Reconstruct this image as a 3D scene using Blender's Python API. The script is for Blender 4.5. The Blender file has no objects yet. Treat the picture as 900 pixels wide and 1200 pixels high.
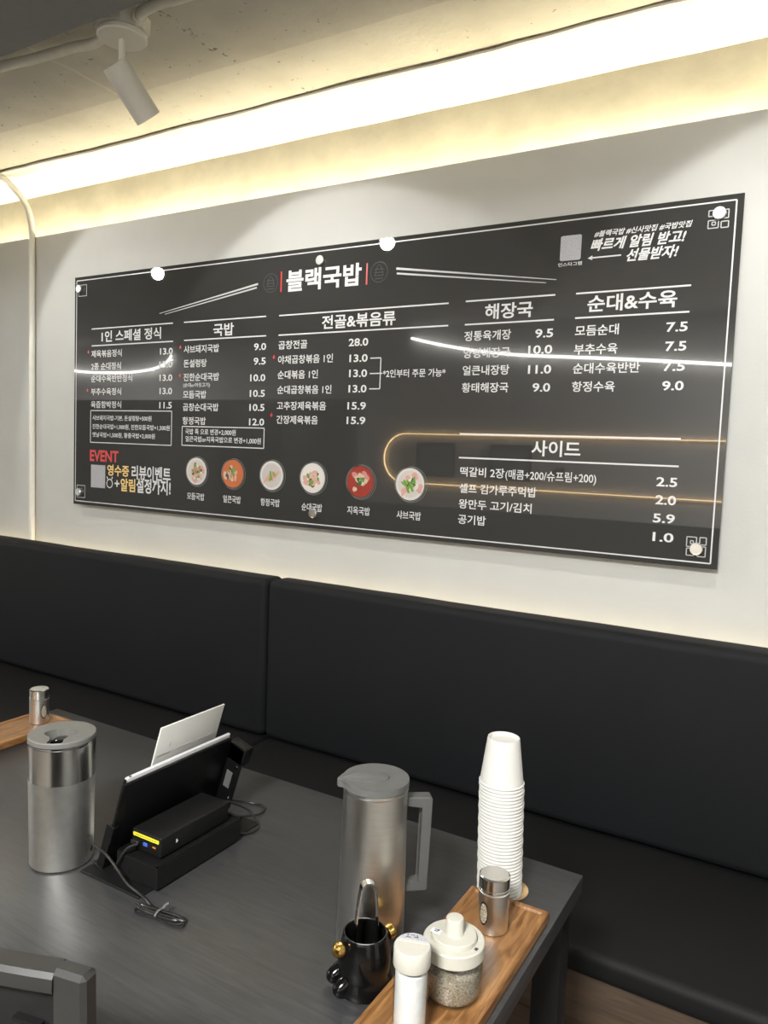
import bpy, bmesh, math, random
from math import sin, cos, pi, radians, sqrt
from mathutils import Vector, Matrix, noise

random.seed(7)
scene = bpy.context.scene
COL = scene.collection

# ------------------------------------------------------------------ camera, world, exposure, lights
CAM_POS = Vector((1.417, -1.988, 1.42))
YAW, PITCH, ROLL = -0.529404, -0.077479, 0.039281
FWD = Vector((sin(YAW)*cos(PITCH), cos(YAW)*cos(PITCH), sin(PITCH)))
_r = Vector((cos(YAW), -sin(YAW), 0)); _u = _r.cross(FWD)
RIGHT = cos(ROLL)*_r + sin(ROLL)*_u
UP = -sin(ROLL)*_r + cos(ROLL)*_u
cam = bpy.data.objects.new('camera', bpy.data.cameras.new('camera'))
COL.objects.link(cam)
cam.data.sensor_fit = 'VERTICAL'; cam.data.sensor_height = 36.0
cam.data.lens = 884.52/1200*36.0
cam.data.clip_start = 0.02
m = Matrix((RIGHT, UP, -FWD)).transposed().to_4x4(); m.translation = CAM_POS
cam.matrix_world = m
scene.camera = cam

world = bpy.data.worlds.new('room_ambience'); scene.world = world
world.use_nodes = True
world.node_tree.nodes['Background'].inputs[0].default_value = (0.9, 0.95, 1.0, 1)
world.node_tree.nodes['Background'].inputs[1].default_value = 0.05
vs = scene.view_settings
vs.view_transform = 'Standard'; vs.look = 'None'; vs.gamma = 1.0; vs.use_curve_mapping = False
vs.exposure = 0.0
scene.cycles.use_denoising = True
scene.cycles.max_bounces = 8
scene.cycles.caustics_reflective = False
scene.cycles.sample_clamp_indirect = 6.0

def area_light(name, loc, sx, sy, power, col=(1, .99, .965)):
    l = bpy.data.lights.new(name, 'AREA'); l.shape = 'RECTANGLE'; l.size = sx; l.size_y = sy
    l.energy = power; l.color = col
    o = bpy.data.objects.new(name, l); COL.objects.link(o); o.location = loc
    return o
FILL_LAMPS = [((2.35, -1.5), 8, 2.385), ((1.3, -3.1), 185, 2.6), ((-5.6, -2.9), 170, 2.6)]  # added fill lights for the room, kept out of the board's reflection
for (lx, ly), p, lz in FILL_LAMPS:
    area_light('fill_lamp_light', (lx, ly, lz), .5, .5, p)
COVE_STRENGTH, BACKREST_STRENGTH, FAR_STRENGTH = 80.0, 24.0, 22.0
SPOT_POWER = 13.0

# ------------------------------------------------------------------ materials
def nodes_of(name):
    mt = bpy.data.materials.new(name); mt.use_nodes = True
    nt = mt.node_tree; b = nt.nodes['Principled BSDF']
    return mt, nt, b
def lnk(nt, a, b): nt.links.new(a, b)
def mat(name, col, rough=.5, metal=0., spec=.5, nscale=40., namt=.08, bump=0., bscale=None, coat=0., stretch=None,
        aniso=0., rvar=0., sheen=0.):
    mt, nt, b = nodes_of(name); N = nt.nodes
    tc = N.new('ShaderNodeTexCoord'); mp = N.new('ShaderNodeMapping')
    lnk(nt, tc.outputs['Object'], mp.inputs['Vector'])
    if stretch: mp.inputs['Scale'].default_value = stretch
    nz = N.new('ShaderNodeTexNoise'); nz.inputs['Scale'].default_value = nscale; nz.inputs['Detail'].default_value = 5
    lnk(nt, mp.outputs[0], nz.inputs['Vector'])
    rp = N.new('ShaderNodeValToRGB')
    rp.color_ramp.elements[0].position = .3; rp.color_ramp.elements[1].position = .7
    rp.color_ramp.elements[0].color = tuple(max(0, c*(1-namt)) for c in col)+(1,)
    rp.color_ramp.elements[1].color = tuple(min(1, c*(1+namt)) for c in col)+(1,)
    lnk(nt, nz.outputs[0], rp.inputs[0]); lnk(nt, rp.outputs[0], b.inputs['Base Color'])
    b.inputs['Roughness'].default_value = rough; b.inputs['Metallic'].default_value = metal
    b.inputs['Specular IOR Level'].default_value = spec
    b.inputs['Coat Weight'].default_value = coat; b.inputs['Coat Roughness'].default_value = .04
    b.inputs['Sheen Weight'].default_value = sheen
    if rvar:
        mr = N.new('ShaderNodeMapRange'); mr.inputs[3].default_value = max(.02, rough-rvar); mr.inputs[4].default_value = rough+rvar
        lnk(nt, nz.outputs[0], mr.inputs[0]); lnk(nt, mr.outputs[0], b.inputs['Roughness'])
    if bump:
        n2 = N.new('ShaderNodeTexNoise'); n2.inputs['Scale'].default_value = bscale or nscale; n2.inputs['Detail'].default_value = 6
        lnk(nt, mp.outputs[0], n2.inputs['Vector'])
        bp = N.new('ShaderNodeBump'); bp.inputs['Strength'].default_value = bump; bp.inputs['Distance'].default_value = .004
        lnk(nt, n2.outputs[0], bp.inputs['Height']); lnk(nt, bp.outputs[0], b.inputs['Normal'])
    if aniso:
        tg = N.new('ShaderNodeTangent'); tg.direction_type = 'RADIAL'; tg.axis = 'Z'
        lnk(nt, tg.outputs[0], b.inputs['Tangent']); b.inputs['Anisotropic'].default_value = aniso
    return mt
def emit(name, col, strength):
    mt, nt, b = nodes_of(name)
    b.inputs['Base Color'].default_value = (.8, .8, .8, 1)
    b.inputs['Emission Color'].default_value = col+(1,); b.inputs['Emission Strength'].default_value = strength
    return mt
def glass(name, col=(1, 1, 1), rough=.02):
    mt, nt, b = nodes_of(name)
    b.inputs['Base Color'].default_value = col+(1,); b.inputs['Roughness'].default_value = rough
    b.inputs['Transmission Weight'].default_value = 1.0; b.inputs['IOR'].default_value = 1.3
    nz = nt.nodes.new('ShaderNodeTexNoise'); nz.inputs['Scale'].default_value = 30
    mr = nt.nodes.new('ShaderNodeMapRange'); mr.inputs[3].default_value = rough; mr.inputs[4].default_value = rough+.05
    lnk(nt, nz.outputs[0], mr.inputs[0]); lnk(nt, mr.outputs[0], b.inputs['Roughness'])
    return mt
def thin_glass(name):
    mt, nt, b = nodes_of(name); N = nt.nodes
    tr = N.new('ShaderNodeBsdfTransparent'); tr.inputs[0].default_value = (.985, .988, .985, 1)
    gl = N.new('ShaderNodeBsdfGlossy'); gl.inputs['Roughness'].default_value = .04
    nz = N.new('ShaderNodeTexNoise'); nz.inputs['Scale'].default_value = 25
    lw = N.new('ShaderNodeLayerWeight'); lw.inputs[0].default_value = .25
    fr = N.new('ShaderNodeMapRange'); fr.inputs[3].default_value = .03; fr.inputs[4].default_value = .45; lnk(nt, lw.outputs['Facing'], fr.inputs[0])
    bp = N.new('ShaderNodeBump'); bp.inputs['Strength'].default_value = .02; lnk(nt, nz.outputs[0], bp.inputs['Height']); lnk(nt, bp.outputs[0], gl.inputs['Normal'])
    mx = N.new('ShaderNodeMixShader'); lnk(nt, fr.outputs[0], mx.inputs[0]); lnk(nt, tr.outputs[0], mx.inputs[1]); lnk(nt, gl.outputs[0], mx.inputs[2])
    lnk(nt, mx.outputs[0], N['Material Output'].inputs['Surface'])
    return mt
def wood(name, c1, c2, stretch, rough=.4, scale=6., bump=.25):
    mt, nt, b = nodes_of(name); N = nt.nodes
    tc = N.new('ShaderNodeTexCoord'); mp = N.new('ShaderNodeMapping'); mp.inputs['Scale'].default_value = stretch
    lnk(nt, tc.outputs['Object'], mp.inputs['Vector'])
    n1 = N.new('ShaderNodeTexNoise'); n1.inputs['Scale'].default_value = scale; n1.inputs['Detail'].default_value = 8; n1.inputs['Distortion'].default_value = 1.2
    lnk(nt, mp.outputs[0], n1.inputs['Vector'])
    rp = N.new('ShaderNodeValToRGB'); e = rp.color_ramp.elements
    e[0].position = .32; e[0].color = c1+(1,); e[1].position = .68; e[1].color = c2+(1,)
    lnk(nt, n1.outputs[0], rp.inputs[0]); lnk(nt, rp.outputs[0], b.inputs['Base Color'])
    b.inputs['Roughness'].default_value = rough
    bp = N.new('ShaderNodeBump'); bp.inputs['Strength'].default_value = bump; bp.inputs['Distance'].default_value = .001
    lnk(nt, n1.outputs[0], bp.inputs['Height']); lnk(nt, bp.outputs[0], b.inputs['Normal'])
    return mt

def ceiling_material():
    """painted rough concrete: stains, pock marks, two formwork seams"""
    mt, nt, b = nodes_of('painted_concrete'); N = nt.nodes
    geo = N.new('ShaderNodeNewGeometry'); sep = N.new('ShaderNodeSeparateXYZ'); lnk(nt, geo.outputs['Position'], sep.inputs[0])
    def mth(op, a, bb=None, c=None):
        n = N.new('ShaderNodeMath'); n.operation = op
        for i, v in enumerate((a, bb, c)):
            if v is None: continue
            if isinstance(v, (int, float)): n.inputs[i].default_value = v
            else: lnk(nt, v, n.inputs[i])
        return n.outputs[0]
    def nz(scale, det=6, rough=.6):
        n = N.new('ShaderNodeTexNoise'); n.inputs['Scale'].default_value = scale; n.inputs['Detail'].default_value = det
        n.inputs['Roughness'].default_value = rough
        lnk(nt, geo.outputs['Position'], n.inputs['Vector']); return n.outputs[0]
    X, Y = sep.outputs[0], sep.outputs[1]
    big, mid, fine = nz(3), nz(14), nz(60, 8, .7)
    rp = N.new('ShaderNodeValToRGB'); e = rp.color_ramp.elements
    e[0].position = .3; e[0].color = (.60, .58, .50, 1); e[1].position = .7; e[1].color = (.76, .74, .66, 1)
    lnk(nt, big, rp.inputs[0])
    wob = mth('MULTIPLY', mth('SUBTRACT', mid, .5), .03)
    def seam(x0, w):
        d = mth('ABSOLUTE', mth('SUBTRACT', mth('ADD', X, wob), x0)); return mth('LESS_THAN', d, w)
    far = mth('LESS_THAN', Y, -.33)
    s1 = mth('MULTIPLY', seam(-.553, .0045), far)
    s2 = mth('MULTIPLY', mth('MULTIPLY', seam(-.095, .014), far), mth('GREATER_THAN', fine, .57))
    speck = mth('MULTIPLY', mth('GREATER_THAN', fine, .638), mth('GREATER_THAN', mid, .53))
    dark = mth('MAXIMUM', s2, speck)
    mx = N.new('ShaderNodeMix'); mx.data_type = 'RGBA'; mx.inputs[7].default_value = (.80, .77, .66, 1)
    lnk(nt, s1, mx.inputs[0]); lnk(nt, rp.outputs[0], mx.inputs[6])
    m2 = N.new('ShaderNodeMix'); m2.data_type = 'RGBA'; m2.inputs[7].default_value = (.25, .22, .17, 1)
    lnk(nt, dark, m2.inputs[0]); lnk(nt, mx.outputs[2], m2.inputs[6])
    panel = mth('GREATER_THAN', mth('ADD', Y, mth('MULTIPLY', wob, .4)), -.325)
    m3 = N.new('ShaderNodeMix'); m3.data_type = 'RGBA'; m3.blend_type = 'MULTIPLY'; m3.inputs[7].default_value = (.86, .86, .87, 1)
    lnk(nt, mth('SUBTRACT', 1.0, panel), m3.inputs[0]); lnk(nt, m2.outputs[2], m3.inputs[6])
    lnk(nt, m3.outputs[2], b.inputs['Base Color']); b.inputs['Roughness'].default_value = .85
    step = mth('MULTIPLY', mth('GREATER_THAN', mth('ADD', Y, mth('MULTIPLY', wob, .3)), -.325), .9)
    h = mth('ADD', mth('MULTIPLY', fine, .5), mth('ADD', mth('MULTIPLY', mid, .8), mth('MULTIPLY', dark, -.6)))
    h = mth('ADD', h, step)
    bp = N.new('ShaderNodeBump'); bp.inputs['Strength'].default_value = .45; bp.inputs['Distance'].default_value = .006
    lnk(nt, h, bp.inputs['Height']); lnk(nt, bp.outputs[0], b.inputs['Normal'])
    return mt

M = {}
M['wall'] = mat('white_wall_paint', (.535, .54, .515), .55, nscale=9, namt=.02, bump=.08, bscale=160)
M['plaster'] = mat('cream_rough_plaster', (.84, .80, .66), .8, nscale=7, namt=.10, bump=.5, bscale=26)
M['band'] = mat('white_rough_paint', (.86, .85, .80), .8, nscale=8, namt=.05, bump=.4, bscale=30)
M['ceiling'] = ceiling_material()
M['crack'] = mat('painted_crack_shadow', (.26, .23, .17), .9, nscale=30, namt=.4, bump=.6)  # shadow of the ceiling step put into a dark colour
M['soffit'] = mat('grey_painted_soffit', (.23, .235, .24), .75, nscale=40, namt=.03, bump=.05)
M['farwall'] = mat('grey_painted_wall', (.66, .65, .63), .7, nscale=5, namt=.04)
M['fardark'] = mat('charcoal_panel', (.05, .048, .045), .5, nscale=12, namt=.15)
M['floor'] = wood('floor_planks', (.085, .078, .070), (.135, .125, .112), (1, 9, 1), .45)
M['board'] = mat('black_acrylic', (.042, .041, .039), .014, nscale=4, namt=.04, spec=.62)
M['print'] = mat('white_print', (.66, .66, .66), .35, nscale=30, namt=.02)
M['print_grey'] = mat('grey_print', (.48, .48, .48), .35, nscale=30, namt=.03)
M['print_dim'] = mat('faint_print', (.082, .082, .081), .1, nscale=30, namt=.03)
M['print_red'] = mat('red_print', (.60, .05, .05), .35, nscale=30, namt=.03)
M['print_yellow'] = mat('yellow_print', (.78, .55, .20), .35, nscale=30, namt=.03)
M['bench'] = mat('black_leatherette', (.0060, .0068, .0080), .7, nscale=3, namt=.12, bump=.12, bscale=5, spec=.22)
M['seat'] = mat('black_seat_leatherette', (.0062, .0062, .0066), .66, nscale=3, namt=.12, bump=.1, bscale=5, spec=.24)
M['plinth'] = wood('walnut_plinth', (.040, .025, .015), (.075, .048, .028), (1.2, 8, 14), .6)
M['table'] = wood('black_ash_laminate', (.030, .0305, .032), (.046, .0465, .048), (2.2, 26, 26), .36, 5., .06)
M['legs'] = mat('black_powder_coat', (.006, .006, .0065), .5, spec=.3, nscale=60, namt=.1)
M['tray'] = wood('acacia_wood', (.14, .058, .017), (.36, .185, .070), (16, 2.4, 16), .38, 6., .15)
M['steel'] = mat('brushed_steel', (.84, .825, .78), .33, 1., nscale=30, namt=.05, aniso=.75, stretch=(1, 1, 30))
M['steel_fine'] = mat('polished_steel', (.86, .85, .81), .21, 1., nscale=30, namt=.04, aniso=.5)
M['steel_sat'] = mat('satin_steel', (.84, .83, .79), .40, 1., nscale=60, namt=.06, aniso=.6)
M['cap_steel'] = mat('standoff_steel', (.82, .82, .80), .32, 1., nscale=20, namt=.03)
M['chrome'] = mat('bright_steel', (.75, .74, .72), .14, 1., nscale=20, namt=.03)
M['grey_plastic'] = mat('grey_plastic', (.105, .108, .105), .5, nscale=60, namt=.05, bump=.03, bscale=300)
M['handle_grey'] = mat('dark_grey_plastic', (.075, .077, .076), .5, nscale=60, namt=.05)
M['grey_plastic_light'] = mat('light_grey_plastic', (.15, .15, .138), .5, nscale=60, namt=.05)
M['black_gloss'] = mat('black_glaze', (.004, .004, .004), .11, nscale=12, namt=.2, spec=.4, bump=.05, bscale=40)
M['black_plastic'] = mat('black_plastic', (.0045, .0045, .005), .38, spec=.3, nscale=60, namt=.1)
M['black_matte'] = mat('black_matte_plastic', (.005, .005, .0053), .55, spec=.3, nscale=60, namt=.1)
M['cable'] = mat('black_cable', (.014, .014, .014), .38, nscale=60, namt=.1)
M['gold'] = mat('gold_lustre', (.85, .56, .16), .2, 1., nscale=120, namt=.15, bump=.25, bscale=160)
M['paper'] = mat('white_paper', (.60, .595, .565), .7, nscale=50, namt=.02)
M['kraft'] = mat('kraft_board', (.50, .33, .17), .75, nscale=60, namt=.08)
M['cream_plastic'] = mat('cream_plastic', (.50, .49, .425), .38, nscale=40, namt=.02)
M['white_plastic'] = mat('ivory_plastic', (.50, .49, .43), .4, nscale=40, namt=.02)
M['salt'] = mat('white_salt', (.80, .82, .82), .8, nscale=90, namt=.06, bump=.35, bscale=90)
M['seeds'] = mat('ground_seeds', (.36, .315, .235), .85, nscale=420, namt=.55, bump=.8, bscale=500)
M['glass'] = thin_glass('jar_glass')
M['label_white'] = mat('label_paper', (.62, .63, .66), .5, nscale=30, namt=.03)
M['qr_grey'] = mat('grey_square_print', (.40, .40, .43), .5, nscale=300, namt=.15)
M['ink'] = mat('dark_ink', (.05, .05, .09), .5, nscale=60, namt=.2)
M['label_yellow'] = mat('yellow_label', (.80, .70, .03), .5, nscale=60, namt=.03)
M['blue'] = mat('blue_port', (.05, .12, .5), .4, nscale=60, namt=.1)
M['orange'] = mat('orange_port', (.6, .2, .03), .4, nscale=60, namt=.1)
M['card'] = mat('white_acrylic_card', (.68, .68, .64), .35, nscale=20, namt=.015)
M['screen'] = mat('dark_screen_glass', (.01, .01, .012), .08, nscale=20, namt=.1)
M['silver'] = mat('silver_edge', (.60, .60, .61), .3, 0., nscale=60, namt=.04)
M['spot_body'] = mat('spotlight_enamel', (.72, .71, .64), .5, nscale=40, namt=.02)
M['conduit'] = mat('conduit_paint', (.78, .765, .68), .55, nscale=40, namt=.04)
M['conduit_white'] = mat('white_conduit', (.80, .79, .73), .5, nscale=40, namt=.03)
M['led_warm'] = emit('warm_led', (1.0, .86, .58), COVE_STRENGTH)
M['led_soft'] = emit('soft_warm_led', (1.0, .78, .45), BACKREST_STRENGTH)
M['led_far'] = emit('amber_led', (1.0, .66, .30), FAR_STRENGTH)
M['led_white'] = emit('white_led_tube', (1.0, .98, .94), 26.0)
M['lens'] = emit('spot_lens', (1.0, .98, .95), 160.0)
M['added_fill_lamp'] = emit('fill_lamp_diffuser', (1.0, .97, .92), 3.0)
M['chair'] = mat('black_stained_wood', (.026, .026, .026), .42, nscale=30, namt=.12, bump=.015, bscale=60)

# ------------------------------------------------------------------ mesh helpers
def NB(): return bmesh.new()
def obj(name, bm, mt, parent=None, loc=(0, 0, 0), rot=(0, 0, 0), smooth=35):
    bm.normal_update()
    me = bpy.data.meshes.new(name)
    ang = radians(smooth)
    if smooth:
        for f in bm.faces: f.smooth = True
        for e in bm.edges:
            if len(e.link_faces) == 2:
                try: e.smooth = e.calc_face_angle() < ang
                except ValueError: e.smooth = True
    bm.to_mesh(me); bm.free()
    for x in (mt if isinstance(mt, (list, tuple)) else [mt]): me.materials.append(x)
    o = bpy.data.objects.new(name, me); COL.objects.link(o)
    o.location = loc; o.rotation_euler = rot
    if parent: o.parent = parent
    return o
def tag(o, label, cat, group=None, kind=None):
    o['label'] = label; o['category'] = cat
    if group: o['group'] = group
    if kind: o['kind'] = kind
    return o
def thing(name, label, cat, loc=(0, 0, 0), rz=0., group=None):
    o = bpy.data.objects.new(name, None); COL.objects.link(o)
    o.empty_display_size = .05
    o.location = loc; o.rotation_euler = (0, 0, rz)
    return tag(o, label, cat, group)
def struct(name, bm, mt, smooth=35):
    o = obj(name, bm, mt, smooth=smooth); o['kind'] = 'structure'; return o
def copy_tree(o, parent=None):
    c = o.copy(); COL.objects.link(c); c.parent = parent
    for ch in o.children: copy_tree(ch, c)
    return c
def box(bm, x0, x1, y0, y1, z0, z1, bev=0., seg=2, mx=None, mi=0):
    t = bmesh.new()
    bmesh.ops.create_cube(t, size=1)
    for v in t.verts:
        v.co = Vector(((x0+x1)/2+v.co.x*(x1-x0), (y0+y1)/2+v.co.y*(y1-y0), (z0+z1)/2+v.co.z*(z1-z0)))
    if bev: bmesh.ops.bevel(t, geom=list(t.edges), offset=bev, segments=seg, profile=.5, affect='EDGES')
    merge(bm, t, mx, mi)
def merge(bm, t, mx=None, mi=0):
    if mx is not None: bmesh.ops.transform(t, matrix=mx, verts=t.verts)
    t.verts.index_update(); vm = [bm.verts.new(v.co) for v in t.verts]
    for f in t.faces:
        try: nf = bm.faces.new([vm[v.index] for v in f.verts]); nf.material_index = mi if mi else f.material_index
        except ValueError: pass
    t.free()
def lathe(bm, prof, seg=48, mx=None, mi=0, cap0=False, cap1=False):
    """revolve (r, z) pairs about Z; r = 0 closes to a point"""
    t = bmesh.new(); rings = []
    for r, z in prof:
        if r <= 1e-6: rings.append([t.verts.new((0, 0, z))])
        else: rings.append([t.verts.new((r*cos(2*pi*i/seg), r*sin(2*pi*i/seg), z)) for i in range(seg)])
    for a, b in zip(rings, rings[1:]):
        for i in range(seg):
            j = (i+1) % seg
            if len(a) == 1 and len(b) == 1: continue
            if len(a) == 1: t.faces.new((a[0], b[j], b[i]))
            elif len(b) == 1: t.faces.new((a[i], a[j], b[0]))
            else: t.faces.new((a[i], a[j], b[j], b[i]))
    if cap0 and len(rings[0]) > 1: t.faces.new(list(reversed(rings[0])))
    if cap1 and len(rings[-1]) > 1: t.faces.new(rings[-1])
    bmesh.ops.recalc_face_normals(t, faces=t.faces)
    merge(bm, t, mx, mi)
def spline(pts, n=8, closed=False):
    P = [Vector(p) for p in pts]; out = []
    L = len(P)
    for i in range(L if closed else L-1):
        if closed: a, b, c, d = P[(i-1) % L], P[i], P[(i+1) % L], P[(i+2) % L]
        else: a, b, c, d = P[max(i-1, 0)], P[i], P[i+1], P[min(i+2, L-1)]
        for k in range(n):
            t = k/n
            out.append(.5*((2*b)+(c-a)*t+(2*a-5*b+4*c-d)*t*t+(3*b-a-3*c+d)*t**3))
    if not closed: out.append(P[-1])
    return out
def sweep(bm, path, sec, closed=False, mx=None, mi=0, up=Vector((0, 0, 1))):
    """sweep a closed 2-D section [(a, b)] along a path"""
    t = bmesh.new(); rings = []; n = len(path)
    T = []
    for i in range(n):
        a = path[(i-1) % n] if closed or i > 0 else path[i]
        b = path[(i+1) % n] if closed or i < n-1 else path[i]
        d = (Vector(b)-Vector(a)); T.append(d.normalized() if d.length > 0 else Vector((1, 0, 0)))
    u = up.copy() if abs(up.dot(T[0])) < .95 else Vector((1, 0, 0))
    for i in range(n):
        u = (u-T[i]*u.dot(T[i])).normalized(); w = T[i].cross(u)
        rings.append([t.verts.new(Vector(path[i])+w*a+u*b) for a, b in sec])
    k = len(sec)
    for i in range(n if closed else n-1):
        a, b = rings[i], rings[(i+1) % n]
        for j in range(k):
            t.faces.new((a[j], a[(j+1) % k], b[(j+1) % k], b[j]))
    if not closed:
        t.faces.new(list(reversed(rings[0]))); t.faces.new(rings[-1])
    bmesh.ops.recalc_face_normals(t, faces=t.faces)
    merge(bm, t, mx, mi)
def circ(r, n=10): return [(r*cos(2*pi*i/n), r*sin(2*pi*i/n)) for i in range(n)]
def tube(bm, pts, r, n=10, smooth=8, closed=False, mi=0):
    sweep(bm, spline(pts, smooth, closed) if smooth else [Vector(p) for p in pts], circ(r, n), closed, mi=mi)
def prism(bm, outline, z0, z1, mx=None, mi=0, bev=0.):
    """extrude an xy outline between z0 and z1"""
    t = bmesh.new()
    a = [t.verts.new((x, y, z0)) for x, y in outline]; b = [t.verts.new((x, y, z1)) for x, y in outline]
    n = len(a)
    t.faces.new(list(reversed(a))); top = t.faces.new(b)
    for i in range(n): t.faces.new((a[i], a[(i+1) % n], b[(i+1) % n], b[i]))
    if bev: bmesh.ops.bevel(t, geom=list(top.edges), offset=bev, segments=2, profile=.5, affect='EDGES')
    bmesh.ops.recalc_face_normals(t, faces=t.faces)
    merge(bm, t, mx, mi)
def RT(loc=(0, 0, 0), rx=0, ry=0, rz=0):
    return Matrix.Translation(loc) @ Matrix.Rotation(rz, 4, 'Z') @ Matrix.Rotation(ry, 4, 'Y') @ Matrix.Rotation(rx, 4, 'X')
def look_z(loc, d):
    """matrix whose +Z points along d"""
    q = Vector(d).normalized().to_track_quat('Z', 'Y'); return Matrix.Translation(loc) @ q.to_matrix().to_4x4()

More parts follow.
